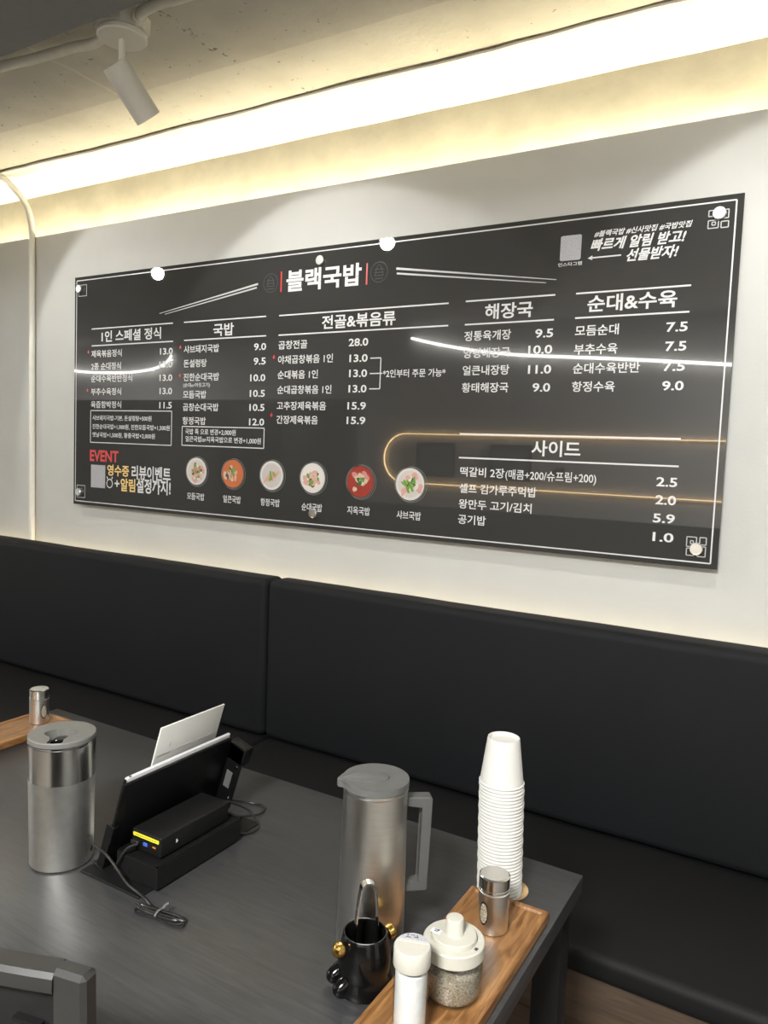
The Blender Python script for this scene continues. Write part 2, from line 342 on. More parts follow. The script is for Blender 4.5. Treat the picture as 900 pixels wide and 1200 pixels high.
# ------------------------------------------------------------------ wording of the menu board: (text, x0, z0, x1, z1) in metres on the board
TEXT = {
    ('set', 'heading'): [
        ('1인 스페셜 정식', -1.04, 0.6359, -0.7172, 0.6788),
    ],
    ('set', 'items'): [
        ('제육볶음정식', -1.098, 0.579, -0.9255, 0.6066),
        ('2종 순대정식', -1.098, 0.5307, -0.9288, 0.5583),
        ('순대수육반반정식', -1.098, 0.4835, -0.8657, 0.511),
        ('부추수육정식', -1.098, 0.4336, -0.9257, 0.4611),
        ('육즙함박정식', -1.098, 0.3835, -0.9248, 0.4109),
    ],
    ('set', 'prices'): [
        ('13.0', -0.721, 0.5783, -0.6565, 0.6018),
        ('13.0', -0.7237, 0.5312, -0.6565, 0.5547),
        ('13.0', -0.7212, 0.4829, -0.6565, 0.5064),
        ('13.0', -0.7201, 0.4347, -0.6565, 0.4582),
        ('11.5', -0.7202, 0.3833, -0.6565, 0.4068),
    ],
    ('set', 'note'): [
        ('샤브돼지국밥-기본, 돈설렁탕+500원', -1.0887, 0.3351, -0.7599, 0.3555),
        ('진한순대국밥+1,000원, 진한모듬국밥+1,500원', -1.0882, 0.3016, -0.6649, 0.3221),
        ('옛날국밥+1,500원, 황종국밥+2,000원', -1.0878, 0.2697, -0.7404, 0.2902),
    ],
    ('event', 'red'): [
        ('EVENT', -1.1011, 0.1757, -0.9366, 0.2199),
    ],
    ('event', 'yellow'): [
        ('영수증', -0.9994, 0.1232, -0.8767, 0.1666),
        ('알림', -0.9228, 0.0671, -0.8419, 0.1168),
    ],
    ('event', 'white'): [
        ('리뷰이벤트', -0.8621, 0.1158, -0.6561, 0.1687),
        ('+', -0.9565, 0.0823, -0.9291, 0.1076),
        ('설정까지!', -0.8356, 0.0658, -0.655, 0.1218),
    ],
    ('soup', 'heading'): [
        ('국밥', -0.462, 0.6333, -0.3686, 0.6763),
    ],
    ('soup', 'items'): [
        ('샤브돼지국밥', -0.601, 0.5792, -0.4337, 0.6068),
        ('돈설렁탕', -0.601, 0.5294, -0.4898, 0.557),
        ('진한순대국밥', -0.601, 0.4809, -0.4308, 0.5084),
        ('(순대or머릿고기)', -0.601, 0.4568, -0.4724, 0.4744),
        ('모듬국밥', -0.601, 0.4198, -0.4891, 0.4472),
        ('곱창순대국밥', -0.601, 0.375, -0.4301, 0.4025),
        ('항정국밥', -0.601, 0.3265, -0.4889, 0.354),
    ],
    ('soup', 'prices'): [
        ('9.0', -0.277, 0.5785, -0.225, 0.602),
        ('9.5', -0.2773, 0.5307, -0.225, 0.5543),
        ('10.0', -0.2903, 0.4757, -0.225, 0.4992),
        ('10.5', -0.2904, 0.4236, -0.225, 0.4471),
        ('10.5', -0.2904, 0.3766, -0.225, 0.4001),
        ('12.0', -0.2905, 0.3279, -0.225, 0.3514),
    ],
    ('soup', 'note'): [
        ('국밥 특 으로 변경+2,000원', -0.5862, 0.2907, -0.3484, 0.3122),
        ('얼큰국밥or지옥국밥으로 변경+1,000원', -0.5855, 0.2644, -0.2365, 0.2859),
    ],
    ('caption', '0'): [
        ('모듬국밥', -0.5717, 0.0581, -0.4883, 0.0835),
    ],
    ('caption', '1'): [
        ('얼큰국밥', -0.3992, 0.0585, -0.3189, 0.084),
    ],
    ('caption', '2'): [
        ('항정국밥', -0.2308, 0.0591, -0.1495, 0.0846),
    ],
    ('caption', '3'): [
        ('순대국밥', -0.0586, 0.055, 0.0229, 0.0805),
    ],
    ('caption', '4'): [
        ('지옥국밥', 0.1196, 0.0568, 0.2033, 0.0823),
    ],
    ('caption', '5'): [
        ('샤브국밥', 0.2985, 0.0556, 0.3816, 0.081),
    ],
    ('title', 'title'): [
        ('블랙국밥', -0.1475, 0.7613, 0.1411, 0.8303),
    ],
    ('stew', 'heading'): [
        ('전골&볶음류', -0.0012, 0.6352, 0.2679, 0.6782),
    ],
    ('stew', 'items'): [
        ('곱창전골', -0.173, 0.5781, -0.0559, 0.6056),
        ('야채곱창볶음 1인', -0.173, 0.5305, 0.0456, 0.5581),
        ('순대볶음 1인', -0.173, 0.4816, -0.0105, 0.5091),
        ('순대곱창볶음 1인', -0.173, 0.4329, 0.0439, 0.4604),
        ('고추장제육볶음', -0.173, 0.3806, 0.0251, 0.4081),
        ('간장제육볶음', -0.173, 0.3352, -0.0048, 0.3626),
    ],
    ('stew', 'prices'): [
        ('28.0', 0.1034, 0.578, 0.1745, 0.6015),
        ('13.0', 0.1079, 0.5292, 0.1745, 0.5527),
        ('13.0', 0.1086, 0.4829, 0.1745, 0.5064),
        ('13.0', 0.1085, 0.4356, 0.1745, 0.4591),
        ('15.9', 0.1065, 0.3829, 0.1745, 0.4064),
        ('15.9', 0.1055, 0.3377, 0.1745, 0.3611),
    ],
    ('stew', 'note'): [
        ('*2인부터 주문 가능*', 0.2313, 0.4796, 0.4417, 0.5036),
    ],
    ('hangover', 'heading'): [
        ('해장국', 0.5558, 0.6351, 0.6951, 0.678),
    ],
    ('hangover', 'items'): [
        ('정통육개장', 0.4957, 0.5779, 0.6366, 0.6055),
        ('양평해장국', 0.4957, 0.5298, 0.6362, 0.5574),
        ('얼큰내장탕', 0.4957, 0.4815, 0.6368, 0.509),
        ('황태해장국', 0.4957, 0.4331, 0.6365, 0.4606),
    ],
    ('hangover', 'prices'): [
        ('9.5', 0.7058, 0.5782, 0.7557, 0.6017),
        ('10.0', 0.6883, 0.535, 0.7557, 0.5585),
        ('11.0', 0.6909, 0.4822, 0.7557, 0.5057),
        ('9.0', 0.7063, 0.4336, 0.7557, 0.4571),
    ],
    ('pork', 'heading'): [
        ('순대&수육', 0.8436, 0.6381, 1.065, 0.681),
    ],
    ('pork', 'items'): [
        ('모듬순대', 0.815, 0.5779, 0.928, 0.6055),
        ('부추수육', 0.815, 0.5295, 0.9277, 0.557),
        ('순대수육반반', 0.815, 0.48, 0.9866, 0.5075),
        ('항정수육', 0.815, 0.4327, 0.9267, 0.4602),
    ],
    ('pork', 'prices'): [
        ('7.5', 1.0436, 0.5782, 1.0938, 0.6017),
        ('7.5', 1.0443, 0.5312, 1.0938, 0.5547),
        ('7.5', 1.0425, 0.4821, 1.0938, 0.5056),
        ('9.0', 1.0432, 0.4344, 1.0938, 0.4579),
    ],
    ('tag', 'small'): [
        ('인스타그램', 0.7587, 0.7655, 0.8223, 0.7703),
    ],
    ('tag', 'italic'): [
        ('#블랙국밥 #신사맛집 #국밥맛집', 0.8498, 0.8284, 1.0888, 0.8444),
        ('빠르게 알림 받고!', 0.8412, 0.7934, 1.0786, 0.8244),
        ('선물받자!', 0.9319, 0.7591, 1.0635, 0.7901),
    ],
    ('side', 'heading'): [
        ('사이드', 0.7126, 0.26, 0.848, 0.303),
    ],
    ('side', 'items'): [
        ('떡갈비 2장', 0.503, 0.1942, 0.6382, 0.2217),
        ('(매콤+200/슈프림+200)', 0.6414, 0.1888, 0.8937, 0.2205),
        ('셀프 김가루주먹밥', 0.503, 0.1467, 0.734, 0.1742),
        ('왕만두 고기/김치', 0.503, 0.1017, 0.7224, 0.1292),
        ('공기밥', 0.503, 0.0571, 0.5892, 0.0846),
    ],
    ('side', 'prices'): [
        ('2.5', 1.0448, 0.1955, 1.0948, 0.219),
        ('2.0', 1.0456, 0.15, 1.0948, 0.1736),
        ('5.9', 1.0424, 0.1038, 1.0948, 0.1273),
        ('1.0', 1.0445, 0.0565, 1.0948, 0.08),
    ],
}
RULES = {
    'set': [(-1.098, 0.6902, -0.6575, 0.6881), (-1.0971, 0.6238, -0.656, 0.625)],
    'soup': [(-0.6026, 0.6896, -0.2281, 0.6883), (-0.6009, 0.6245, -0.226, 0.6261)],
    'stew': [(-0.1732, 0.6889, 0.4417, 0.6871), (-0.1739, 0.6251, 0.4434, 0.6243)],
    'hangover': [(0.4956, 0.6905, 0.7558, 0.6884), (0.4959, 0.6238, 0.7558, 0.6249)],
    'pork': [(0.8118, 0.6888, 1.0952, 0.6882), (0.8129, 0.6244, 1.0954, 0.626)],
    'side': [(0.4957, 0.3156, 1.0958, 0.3157), (0.4966, 0.2474, 1.0954, 0.2476)],
    'motTR': [(1.124, 0.8475, 1.141, 0.8613), (1.1584, 0.8404, 1.1682, 0.8603), (1.124, 0.8195, 1.1467, 0.8378), (1.1326, 0.8265, 1.1401, 0.8336), (1.1529, 0.8186, 1.1691, 0.8332)],
    'motBR': [(1.1261, 0.0512, 1.1486, 0.0752), (1.1349, 0.0585, 1.1415, 0.0661), (1.1562, 0.0577, 1.171, 0.0756), (1.1269, 0.0293, 1.1446, 0.0471), (1.1517, 0.0283, 1.1706, 0.053)],
    'motTL': [(-1.1763, 0.8195, -1.1295, 0.862)],
    'motBL': [(-1.1778, 0.0285, -1.1292, 0.0766)],
}

# ------------------------------------------------------------------ the room
X0, X1, YB = -7.6, 3.4, -4.6
WY = .03                                  # face of the white wall
PT = 2.258                                # top of the white wall
b = NB(); box(b, X0-.1, X1+.1, YB-.3, .2, -.1, 0); struct('floor', b, M['floor'])
b = NB(); box(b, X0, X1, WY, WY+.02, 0, PT); struct('wall_back', b, M['wall'])

def wavy_sheet(nx, ny, x0, x1, fn):
    t = NB(); rows = []
    for j in range(ny+1): rows.append([t.verts.new(fn(x0+(x1-x0)*i/nx, j/ny)) for i in range(nx+1)])
    for j in range(ny):
        for i in range(nx): t.faces.new((rows[j][i], rows[j][i+1], rows[j+1][i+1], rows[j+1][i]))
    return t
def lump(x, s, a, k=0.): return a*noise.noise(Vector((x*s, k, k*1.7)))
# cream plaster of the beam behind the light cove
b = wavy_sheet(260, 10, X0, X1, lambda x, t: Vector((x, .15+lump(x, 5, .004, t*2.)+lump(x, 1.3, .004, 3)+lump(x, 17, .0015, t*5), 2.0+t*.50)))
b.faces.ensure_lookup_table()
bmesh.ops.solidify(b, geom=b.faces[:], thickness=-.05)
bmesh.ops.recalc_face_normals(b, faces=b.faces)
struct('wall_beam', b, M['plaster'])
# white strip of ceiling next to the wall, its edge slightly ragged
def edge_y(x): return -.094+lump(x, 2.2, .012, 1)+lump(x, 9, .004, 2)+lump(x, 30, .0015, 4)
def strip(x, t):
    z = 2.479+lump(x, 3, .002, 6) if t < 1 else 2.487
    return Vector((x, .22+(edge_y(x)-.22)*min(t/.9, 1), z+(0 if t < 1 else .012)))
b = wavy_sheet(320, 10, X0, X1, strip)
struct('ceiling_strip', b, M['band'])
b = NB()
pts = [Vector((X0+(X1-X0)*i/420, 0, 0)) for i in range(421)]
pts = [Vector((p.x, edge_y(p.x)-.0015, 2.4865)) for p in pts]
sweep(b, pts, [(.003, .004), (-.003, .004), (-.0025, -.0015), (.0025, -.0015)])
struct('step_shadow_line', b, M['crack'])  # dark strip drawn in place of the shadow line along the step
b = wavy_sheet(200, 8, X0, X1, lambda x, t: Vector((x, -.06-t*.72, 2.4885+lump(x, 1.4, .003, t*2))))
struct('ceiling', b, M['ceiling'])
b = NB(); box(b, X0, X1, -2.0, -.722, 2.43, 2.7); struct('ceiling_soffit', b, M['soffit'])
b = NB(); box(b, X0, X1, YB-.3, -2.0, 2.64, 2.7); struct('ceiling_far', b, M['soffit'])
b = NB(); box(b, X0-.1, X1+.1, YB-.3, .3, 2.7, 2.8); struct('ceiling_slab', b, M['soffit'])
b = NB(); box(b, X0-.1, X0, YB-.3, .2, 0, 2.7); struct('wall_left', b, M['farwall'])
b = NB(); box(b, X1, X1+.1, YB-.3, .2, 0, 2.7); struct('wall_right', b, M['farwall'])

# opposite wall with a long rounded niche, seen mirrored in the glossy board
def rounded(x0, x1, z0, z1, r, n=10):
    out = []
    for cx, cz, a0 in ((x1-r, z0+r, -pi/2), (x1-r, z1-r, 0), (x0+r, z1-r, pi/2), (x0+r, z0+r, pi)):
        for i in range(n+1): a = a0+pi/2*i/n; out.append((cx+r*cos(a), cz+r*sin(a)))
    return out
FY = -4.5
b = NB(); box(b, X0, X1, FY-.1, FY, 0, 2.64); struct('wall_front', b, M['farwall'])
bp0 = thing('backlit_panel', 'long dark rounded panel with an amber glow, mirrored in the lower right of the board', 'wall panel', (0, FY, 0))
b = NB(); prism(b, rounded(-2.40, 1.6, 1.13, 1.635, .25), -.055, -.04, Matrix.Rotation(pi/2, 4, 'X') @ Matrix.Scale(-1, 4, (0, 0, 1)))
bmesh.ops.recalc_face_normals(b, faces=b.faces); obj('panel', b, M['fardark'], bp0)
b = NB(); path = [Vector((x, .026, z)) for x, z in rounded(-2.385, 1.585, 1.145, 1.62, .235)]
sweep(b, path, [(.003, .006), (-.003, .006), (-.003, -.006), (.003, -.006)], closed=True, up=Vector((0, 1, 0))); obj('light_strip', b, M['led_far'], bp0)
for x in (-1.9, -.6, .8):
    b = NB(); box(b, x-.03, x+.03, .0005, .0405, 1.3, 1.36); obj('mount', b, M['fardark'], bp0)
for x0, lab in ((-2.05, 'framed picture on the dark panel, nearer the rounded end'), (-1.3, 'framed picture on the dark panel, away from the rounded end')):
    pf = thing('picture_frame', lab+', seen mirrored', 'picture', (x0+.25, FY+.0555, 1.38))
    b = NB()
    for a in ((-.2, .2, -.16, -.14), (-.2, .2, .14, .16), (-.2, -.18, -.14, .14), (.18, .2, -.14, .14)): box(b, a[0], a[1], 0, .02, a[2], a[3])
    obj('frame', b, M['legs'], pf)
    b = NB(); box(b, -.18, .18, 0, .008, -.14, .14); obj('picture', b, M['soffit'], pf)
b = NB(); box(b, X0, -2.75, FY+.0005, FY+.03, 0, 1.95); box(b, -2.75, X1, FY+.0005, FY+.03, 0, .93); struct('trim_2', b, M['fardark'])
# thin wavy tube lamps on the opposite wall
for nm, pts, lab in (('tube_lamp', [(-2.12, 2.53), (-1.85, 2.465), (-1.45, 2.39), (-1.0, 2.335), (-.34, 2.29), (.2, 2.25), (.69, 2.21), (1.3, 2.16)], 'long wavy white tube lamp mirrored on the right of the board'),
                     ('tube_lamp', [(-5.32, 2.47), (-5.36, 2.42), (-5.47, 2.355), (-5.67, 2.31), (-6.0, 2.285), (-6.34, 2.285), (-6.75, 2.30), (-7.1, 2.33), (-7.5, 2.39)], 'hooked white tube lamp mirrored at the left of the board')):
    b = NB(); tube(b, [(x, FY+.05, z) for x, z in pts], .014, 10)
    for x, z in pts[1::2]: box(b, x-.01, x+.01, FY+.001, FY+.05, z-.006, z+.006)
    tag(obj(nm, b, M['led_white']), lab, 'lamp')
# dark doors of the opposite side
for n, (xa, xb) in enumerate(((-4.6, -3.7), (-3.55, -2.85))):
    b = NB(); box(b, xa, xb, FY+.031, FY+.06, .02, 1.9, .008); box(b, xa+.1, xb-.1, FY+.06, FY+.066, 1.1, 1.7, .003)
    d = struct('door_%d' % (n+1), b, M['legs'])
    b = NB(); tube(b, [(xb-.07, FY+.06, .95), (xb-.07, FY+.1, .97), (xb-.07, FY+.1, 1.1), (xb-.07, FY+.06, 1.12)], .008); obj('handle', b, M['chrome'], d)

# ------------------------------------------------------------------ light strips of the cove and behind the backrest
b = NB(); box(b, X0+.05, X1-.05, .078, .092, 2.236, 2.2405)
led = tag(obj('cove_light_strip', b, M['led_warm']), 'warm light strip hidden behind the top of the white wall', 'light strip')
b = NB(); box(b, X0+.05, X1-.05, .05, .11, 2.222, 2.236, .003); obj('mounting_rail', b, M['conduit'], led)
b = NB(); box(b, -3.0, 3.0, .012, .0235, .940, .944)
led = tag(obj('bench_light_strip', b, M['led_soft']), 'warm light strip between the bench backrest and the wall', 'light strip')
b = NB(); box(b, -3.0, 3.0, .008, .0295, .926, .940, .003); obj('mounting_rail', b, M['conduit'], led)

# ------------------------------------------------------------------ bodies of the added fill lamps, outside the frame
LLAB = ['added unseen square fill lamp right of the menu board', 'added unseen square fill lamp near the opposite wall', 'added unseen square fill lamp at the far left of the room']
for ((lx, ly), p, lz), lab in zip(FILL_LAMPS, LLAB):
    s = .27
    t = thing('added_fill_lamp', lab, 'lamp', (lx, ly, lz+.035))
    b = NB()
    for a in ((-s, s, -s, -s+.02), (-s, s, s-.02, s), (-s, -s+.02, -s+.02, s-.02), (s-.02, s, -s+.02, s-.02)): box(b, *a, -.022, 0)
    obj('housing', b, M['spot_body'], t)
    b = NB(); box(b, -s+.02, s-.02, -s+.02, s-.02, -.016, -.001); obj('diffuser', b, M['added_fill_lamp'], t)

# ------------------------------------------------------------------ spotlights
def spotlight(name, label, base, tip_off, group=None, aim=(.15, .67, -.72)):
    """base: canopy centre on the ceiling; tip_off: lens centre relative to base"""
    t = thing(name, label, 'spotlight', base, 0, group)
    b = NB(); lathe(b, [(0, -.052), (.058, -.052), (.061, -.049), (.061, -.04), (.058, -.038), (0, -.038)], 40); obj('canopy', b, M['spot_body'], t)
    b = NB(); lathe(b, [(.056, -.037), (.066, -.033), (.068, -.004), (.068, .008), (0, .008)], 8, cap0=True); obj('junction_box', b, M['conduit'], t)
    d = Vector(aim).normalized(); tip = Vector(tip_off); L = .135; rear = tip-d*L
    b = NB(); st = Vector((rear.x+.012, rear.y+.01, 0))
    box(b, -.008, .008, -.005, .005, -.115, -.05, .002)
    sweep(b, [Vector((0, 0, -.108)), rear+d*.02], [(.009, .005), (-.009, .005), (-.009, -.005), (.009, -.005)])
    obj('stem', b, M['spot_body'], t)
    b = NB(); mx = look_z(rear, d)
    lathe(b, [(0, 0), (.031, 0), (.033, .002), (.033, L), (.0305, L), (.0295, L-.012), (0, L-.012)], 40, mx); obj('head', b, M['spot_body'], t)
    b = NB(); lathe(b, [(0, L-.011), (.0285, L-.011), (.0285, L-.006), (0, L-.006)], 32, mx); obj('lens', b, M['lens'], t)
    ld = bpy.data.lights.new('spot_beam', 'SPOT'); ld.energy = SPOT_POWER; ld.color = (1, .985, .95)
    ld.spot_size = radians(99); ld.spot_blend = .13; ld.shadow_soft_size = .028
    lo = bpy.data.objects.new('spot_beam', ld); COL.objects.link(lo); lo.parent = t
    lo.matrix_local = look_z(tip+d*.004, -d)
    return t
TIP = (.066, .03, -.245)
spotlight('spotlight', 'grey cylindrical spotlight hanging at the upper left of the picture', (-.196, -.63, 2.485), TIP, 'ceiling spotlights')
spotlight('spotlight', 'ceiling spotlight mirrored above the left column of the menu board', (-1.50, -.67, 2.485), TIP, 'ceiling spotlights', (.62, .5, -.6))
spotlight('spotlight', 'ceiling spotlight above the right end of the menu board', (1.20, -.63, 2.485), TIP, 'ceiling spotlights')

b = NB(); tube(b, [(-1.43, -.67, 2.47), (-1.1, -.66, 2.468), (-.67, -.645, 2.464), (-.56, -.636, 2.461), (-.48, -.626, 2.464), (-.40, -.618, 2.466), (-.33, -.612, 2.462), (-.262, -.625, 2.462)], .0135, 12)
tag(obj('ceiling_conduit', b, M['conduit']), 'painted cable conduit running left from the visible spotlight', 'conduit')
b = NB(); tube(b, [(-.135, -.632, 2.465), (-.115, -.645, 2.46), (-.09, -.655, 2.464), (-.02, -.655, 2.468), (.06, -.648, 2.468), (.5, -.65, 2.469), (1.13, -.64, 2.468)], .0135, 12)
tube(b, [(-.132, -.634, 2.465), (-.112, -.647, 2.46)], .0175, 12, 2)
tag(obj('ceiling_conduit', b, M['conduit']), 'painted cable conduit running right from the visible spotlight', 'conduit')

b = NB(); tube(b, [(-1.60, -.14, 2.475), (-1.545, -.085, 2.468), (-1.535, -.04, 2.44), (-1.515, .005, 2.38), (-1.50, .0165, 2.30), (-1.495, .0165, 2.2), (-1.493, .0165, 1.8), (-1.491, .0165, 1.4), (-1.489, .0165, 1.0), (-1.489, .0165, .955)], .0125, 12, 6)
o = tag(obj('wall_conduit', b, M['conduit_white']), 'white tube bending from the ceiling crack down the wall left of the board', 'conduit')

# ------------------------------------------------------------------ menu board
BZ = 1.16884; BH = .8939
board = thing('menu_board', 'long glossy black menu board with white Korean text on the wall', 'menu board', (0, 0, BZ))
b = NB(); box(b, -1.2, 1.2, 0, .006, 0, BH, .0008, 1); obj('panel', b, M['board'], board)
_cache = {}
def glyphs(s, off):
    k = (s, off)
    if k not in _cache:
        cu = bpy.data.curves.new('t', 'FONT'); cu.body = s; cu.size = 1; cu.offset = off; cu.resolution_u = 3
        o = bpy.data.objects.new('t', cu); COL.objects.link(o)
        dg = bpy.context.evaluated_depsgraph_get(); me = bpy.data.meshes.new_from_object(o.evaluated_get(dg))
        vs_ = [v.co.copy() for v in me.vertices]; fs = [tuple(p.vertices) for p in me.polygons]
        bpy.data.objects.remove(o); bpy.data.curves.remove(cu); bpy.data.meshes.remove(me)
        _cache[k] = (vs_, fs)
    return _cache[k]
PY = -.0005                                # print lies just proud of the acrylic
def text(bm, s, x0, z0, x1, z1, off=.012, shear=0., mi=0, y=PY, mx=None):
    vs_, fs = glyphs(s, off)
    ax, bx = min(v.x for v in vs_), max(v.x for v in vs_); ay, by = min(v.y for v in vs_), max(v.y for v in vs_)
    sh = shear*(z1-z0); w = x1-x0-sh
    vm = []
    for v in vs_:
        tz = (v.y-ay)/(by-ay); p = Vector((x0+(v.x-ax)/(bx-ax)*w+sh*tz, y, z0+(z1-z0)*tz))
        vm.append(bm.verts.new(mx @ p if mx is not None else p))
    for f in fs:
        try: bm.faces.new([vm[i] for i in f]).material_index = mi
        except ValueError: pass
def line(bm, x0, z0, x1, z1, w, mi=0, w1=None, y=PY):
    d = Vector((x1-x0, z1-z0)).normalized(); n = Vector((-d.y, d.x)); w1 = w if w1 is None else w1
    q = [(x0+n.x*w/2, z0+n.y*w/2), (x0-n.x*w/2, z0-n.y*w/2), (x1-n.x*w1/2, z1-n.y*w1/2), (x1+n.x*w1/2, z1+n.y*w1/2)]
    bm.faces.new([bm.verts.new((x, y, z)) for x, z in q]).material_index = mi
def frame(bm, x0, z0, x1, z1, w, mi=0):
    line(bm, x0, z0, x1, z0, w, mi); line(bm, x0, z1, x1, z1, w, mi); line(bm, x0, z0, x0, z1, w, mi); line(bm, x1, z0, x1, z1, w, mi)
def disc(bm, x, z, rx, rz, mi=0, n=28, y=PY, a=0., wob=0.):
    vs_ = []
    for i in range(n):
        t = 2*pi*i/n; r = 1+wob*sin(3*t+x*900)+wob*.6*sin(5*t+z*700)
        u, v = rx*r*cos(t), rz*r*sin(t); vs_.append(bm.verts.new((x+u*cos(a)-v*sin(a), y, z+u*sin(a)+v*cos(a))))
    bm.faces.new(vs_).material_index = mi
def ring(bm, x, z, r, w, mi=0, n=40, y=PY):
    for i in range(n):
        a, c = 2*pi*i/n, 2*pi*(i+1)/n
        bm.faces.new([bm.verts.new((x+rr*cos(t), y, z+rr*sin(t))) for rr, t in ((r, a), (r, c), (r-w, c), (r-w, a))]).material_index = mi

b = NB(); C4 = [(-1.188, .8797), (1.1838, .8797), (1.1838, .0135), (-1.188, .0135)]
for i in range(4): (xa, za), (xb, zb) = C4[i], C4[(i+1) % 4]; line(b, xa, za, xb, zb, .0034)
obj('border_line', b, M['print'], board, smooth=0)
b = NB(); text(b, *TEXT[('title', 'title')][0], off=.028); obj('shop_title', b, M['print'], board, smooth=0)
for x, z0, z1 in ((-.169, .764, .829), (.1605, .762, .826)):
    b = NB(); line(b, x, z0, x, z1, .005); obj('title_bar', b, M['print_red'], board, smooth=0)['label'] = 'red upright bar beside the title'
for x, z in ((-.2131, .796), (.2039, .796)):
    b = NB(); ring(b, x, z, .031, .0025)
    for a in range(3): line(b, x-.016, z-.010+a*.009, x+.016, z-.010+a*.009, .003)
    for s in (-1, 1): line(b, x+s*.015, z-.012, x+s*.009, z+.014, .003)
    line(b, x-.014, z-.019, x+.014, z-.019, .0035)
    ring(b, x, z+.014, .008, .002, n=14)
    obj('emblem', b, M['print_dim'], board, smooth=0)
for pts in (((.2638, .8012), (.7563, .7291), (.2661, .7866), (.7283, .723)), ((-.2665, .7972), (-.7271, .7272), (-.2714, .7855), (-.6994, .7229))):
    b = NB(); (xa, za), (xb, zb), (xc, zc), (xd, zd) = pts
    line(b, xa, za, xb, zb, .0065, w1=.002); line(b, xc, zc, xd, zd, .0055, w1=.002)
    obj('chopsticks_print', b, M['print_grey'], board, smooth=0)
SEC = {'set': 'set_menu_section', 'soup': 'soup_section', 'stew': 'stew_section', 'hangover': 'hangover_soup_section', 'pork': 'pork_section', 'side': 'side_dish_section'}
for k, nm in SEC.items():
    b = NB()
    for x0, z0, x1, z1 in RULES[k]: z = (z0+z1)/2; line(b, x0, z, x1, z, .0042)
    for a in TEXT[(k, 'heading')]: text(b, *a, off=.02)
    sec = obj(nm, b, M['print'], board, smooth=0)
    for a in TEXT[(k, 'items')]:
        b = NB(); text(b, *a, off=.014 if not a[0].startswith('(') else .008); obj('dish_name', b, M['print'], sec, smooth=0)
    for a in TEXT[(k, 'prices')]:
        b = NB(); text(b, *a, off=.02); obj('price', b, M['print'], sec, smooth=0)
    if (k, 'note') in TEXT:
        b = NB()
        for a in TEXT[(k, 'note')]: text(b, *a, off=.012)
        if k == 'set': frame(b, -1.0992, .2496, -.6561, .3738, .0032)
        if k == 'soup': frame(b, -.6024, .252, -.2238, .3196, .0032)
        if k == 'stew':
            for z in (.5395, .493, .4465): line(b, .1845, z, .222 if z != .493 else .229, z, .0032)
            line(b, .222, .4465, .222, .5395, .0032)
        obj('note_box', b, M['print'], sec, smooth=0)
for x, z in ((-1.1156, .6007), (-1.1195, .4522), (-.6186, .6016), (-.6185, .5009), (-.191, .5536), (-.1947, .3631)):
    b = NB()
    b.faces.new([b.verts.new((x+u, PY, z+v)) for u, v in ((-.003, -.005), (.003, -.005), (.005, 0), (.0025, .005), (.0005, .009), (-.0025, .004), (-.005, .001))])
    obj('flame_mark', b, M['print_red'], board, smooth=0)['label'] = 'small red flame mark beside a spicy dish'
# event notice bottom left
b = NB(); text(b, *TEXT[('event', 'red')][0], off=.03, mi=1)
for a in TEXT[('event', 'yellow')]: text(b, *a, off=.026, mi=2)
for a in TEXT[('event', 'white')]: text(b, *a, off=.024)
ring(b, -.985, .093, .019, .004, n=8); line(b, -.996, .110, -1.001, .119, .005); line(b, -.974, .110, -.969, .119, .005)
ev = obj('event_notice', b, [M['print'], M['print_red'], M['print_yellow']], board, smooth=0); ev['label'] = 'red, yellow and white event notice'
b = NB(); box(b, -1.0939, -1.0114, PY, 0, .0727, .1619); obj('blank_square', b, M['qr_grey'], ev)
# tag notice top right
b = NB()
for a in TEXT[('tag', 'italic')]: text(b, *a, off=.03 if not a[0].startswith('#') else .02, shear=.28)
text(b, *[(s, x0, .7615, x1, .7715) for s, x0, z0, x1, z1 in TEXT[('tag', 'small')]][0], off=.012)
line(b, .846, .777, .9224, .777, .0035)
b.faces.new([b.verts.new((x, PY, z)) for x, z in ((.8371, .777), (.849, .783), (.849, .771))])
tg = obj('hashtag_notice', b, M['print'], board, smooth=0)
b = NB(); prism(b, [(x, z) for x, z in rounded(.7626, .8182, .776, .8405, .005, 4)], 0, .0006, Matrix.Rotation(pi/2, 4, 'X')); obj('blank_card', b, M['qr_grey'], tg)
# line squares in the corners
for k in ('TR', 'BR', 'TL', 'BL'):
    b = NB()
    for r in RULES['mot'+k]:
        frame(b, *r, .0024)
    obj('corner_motif', b, M['print_grey'], board, smooth=0)
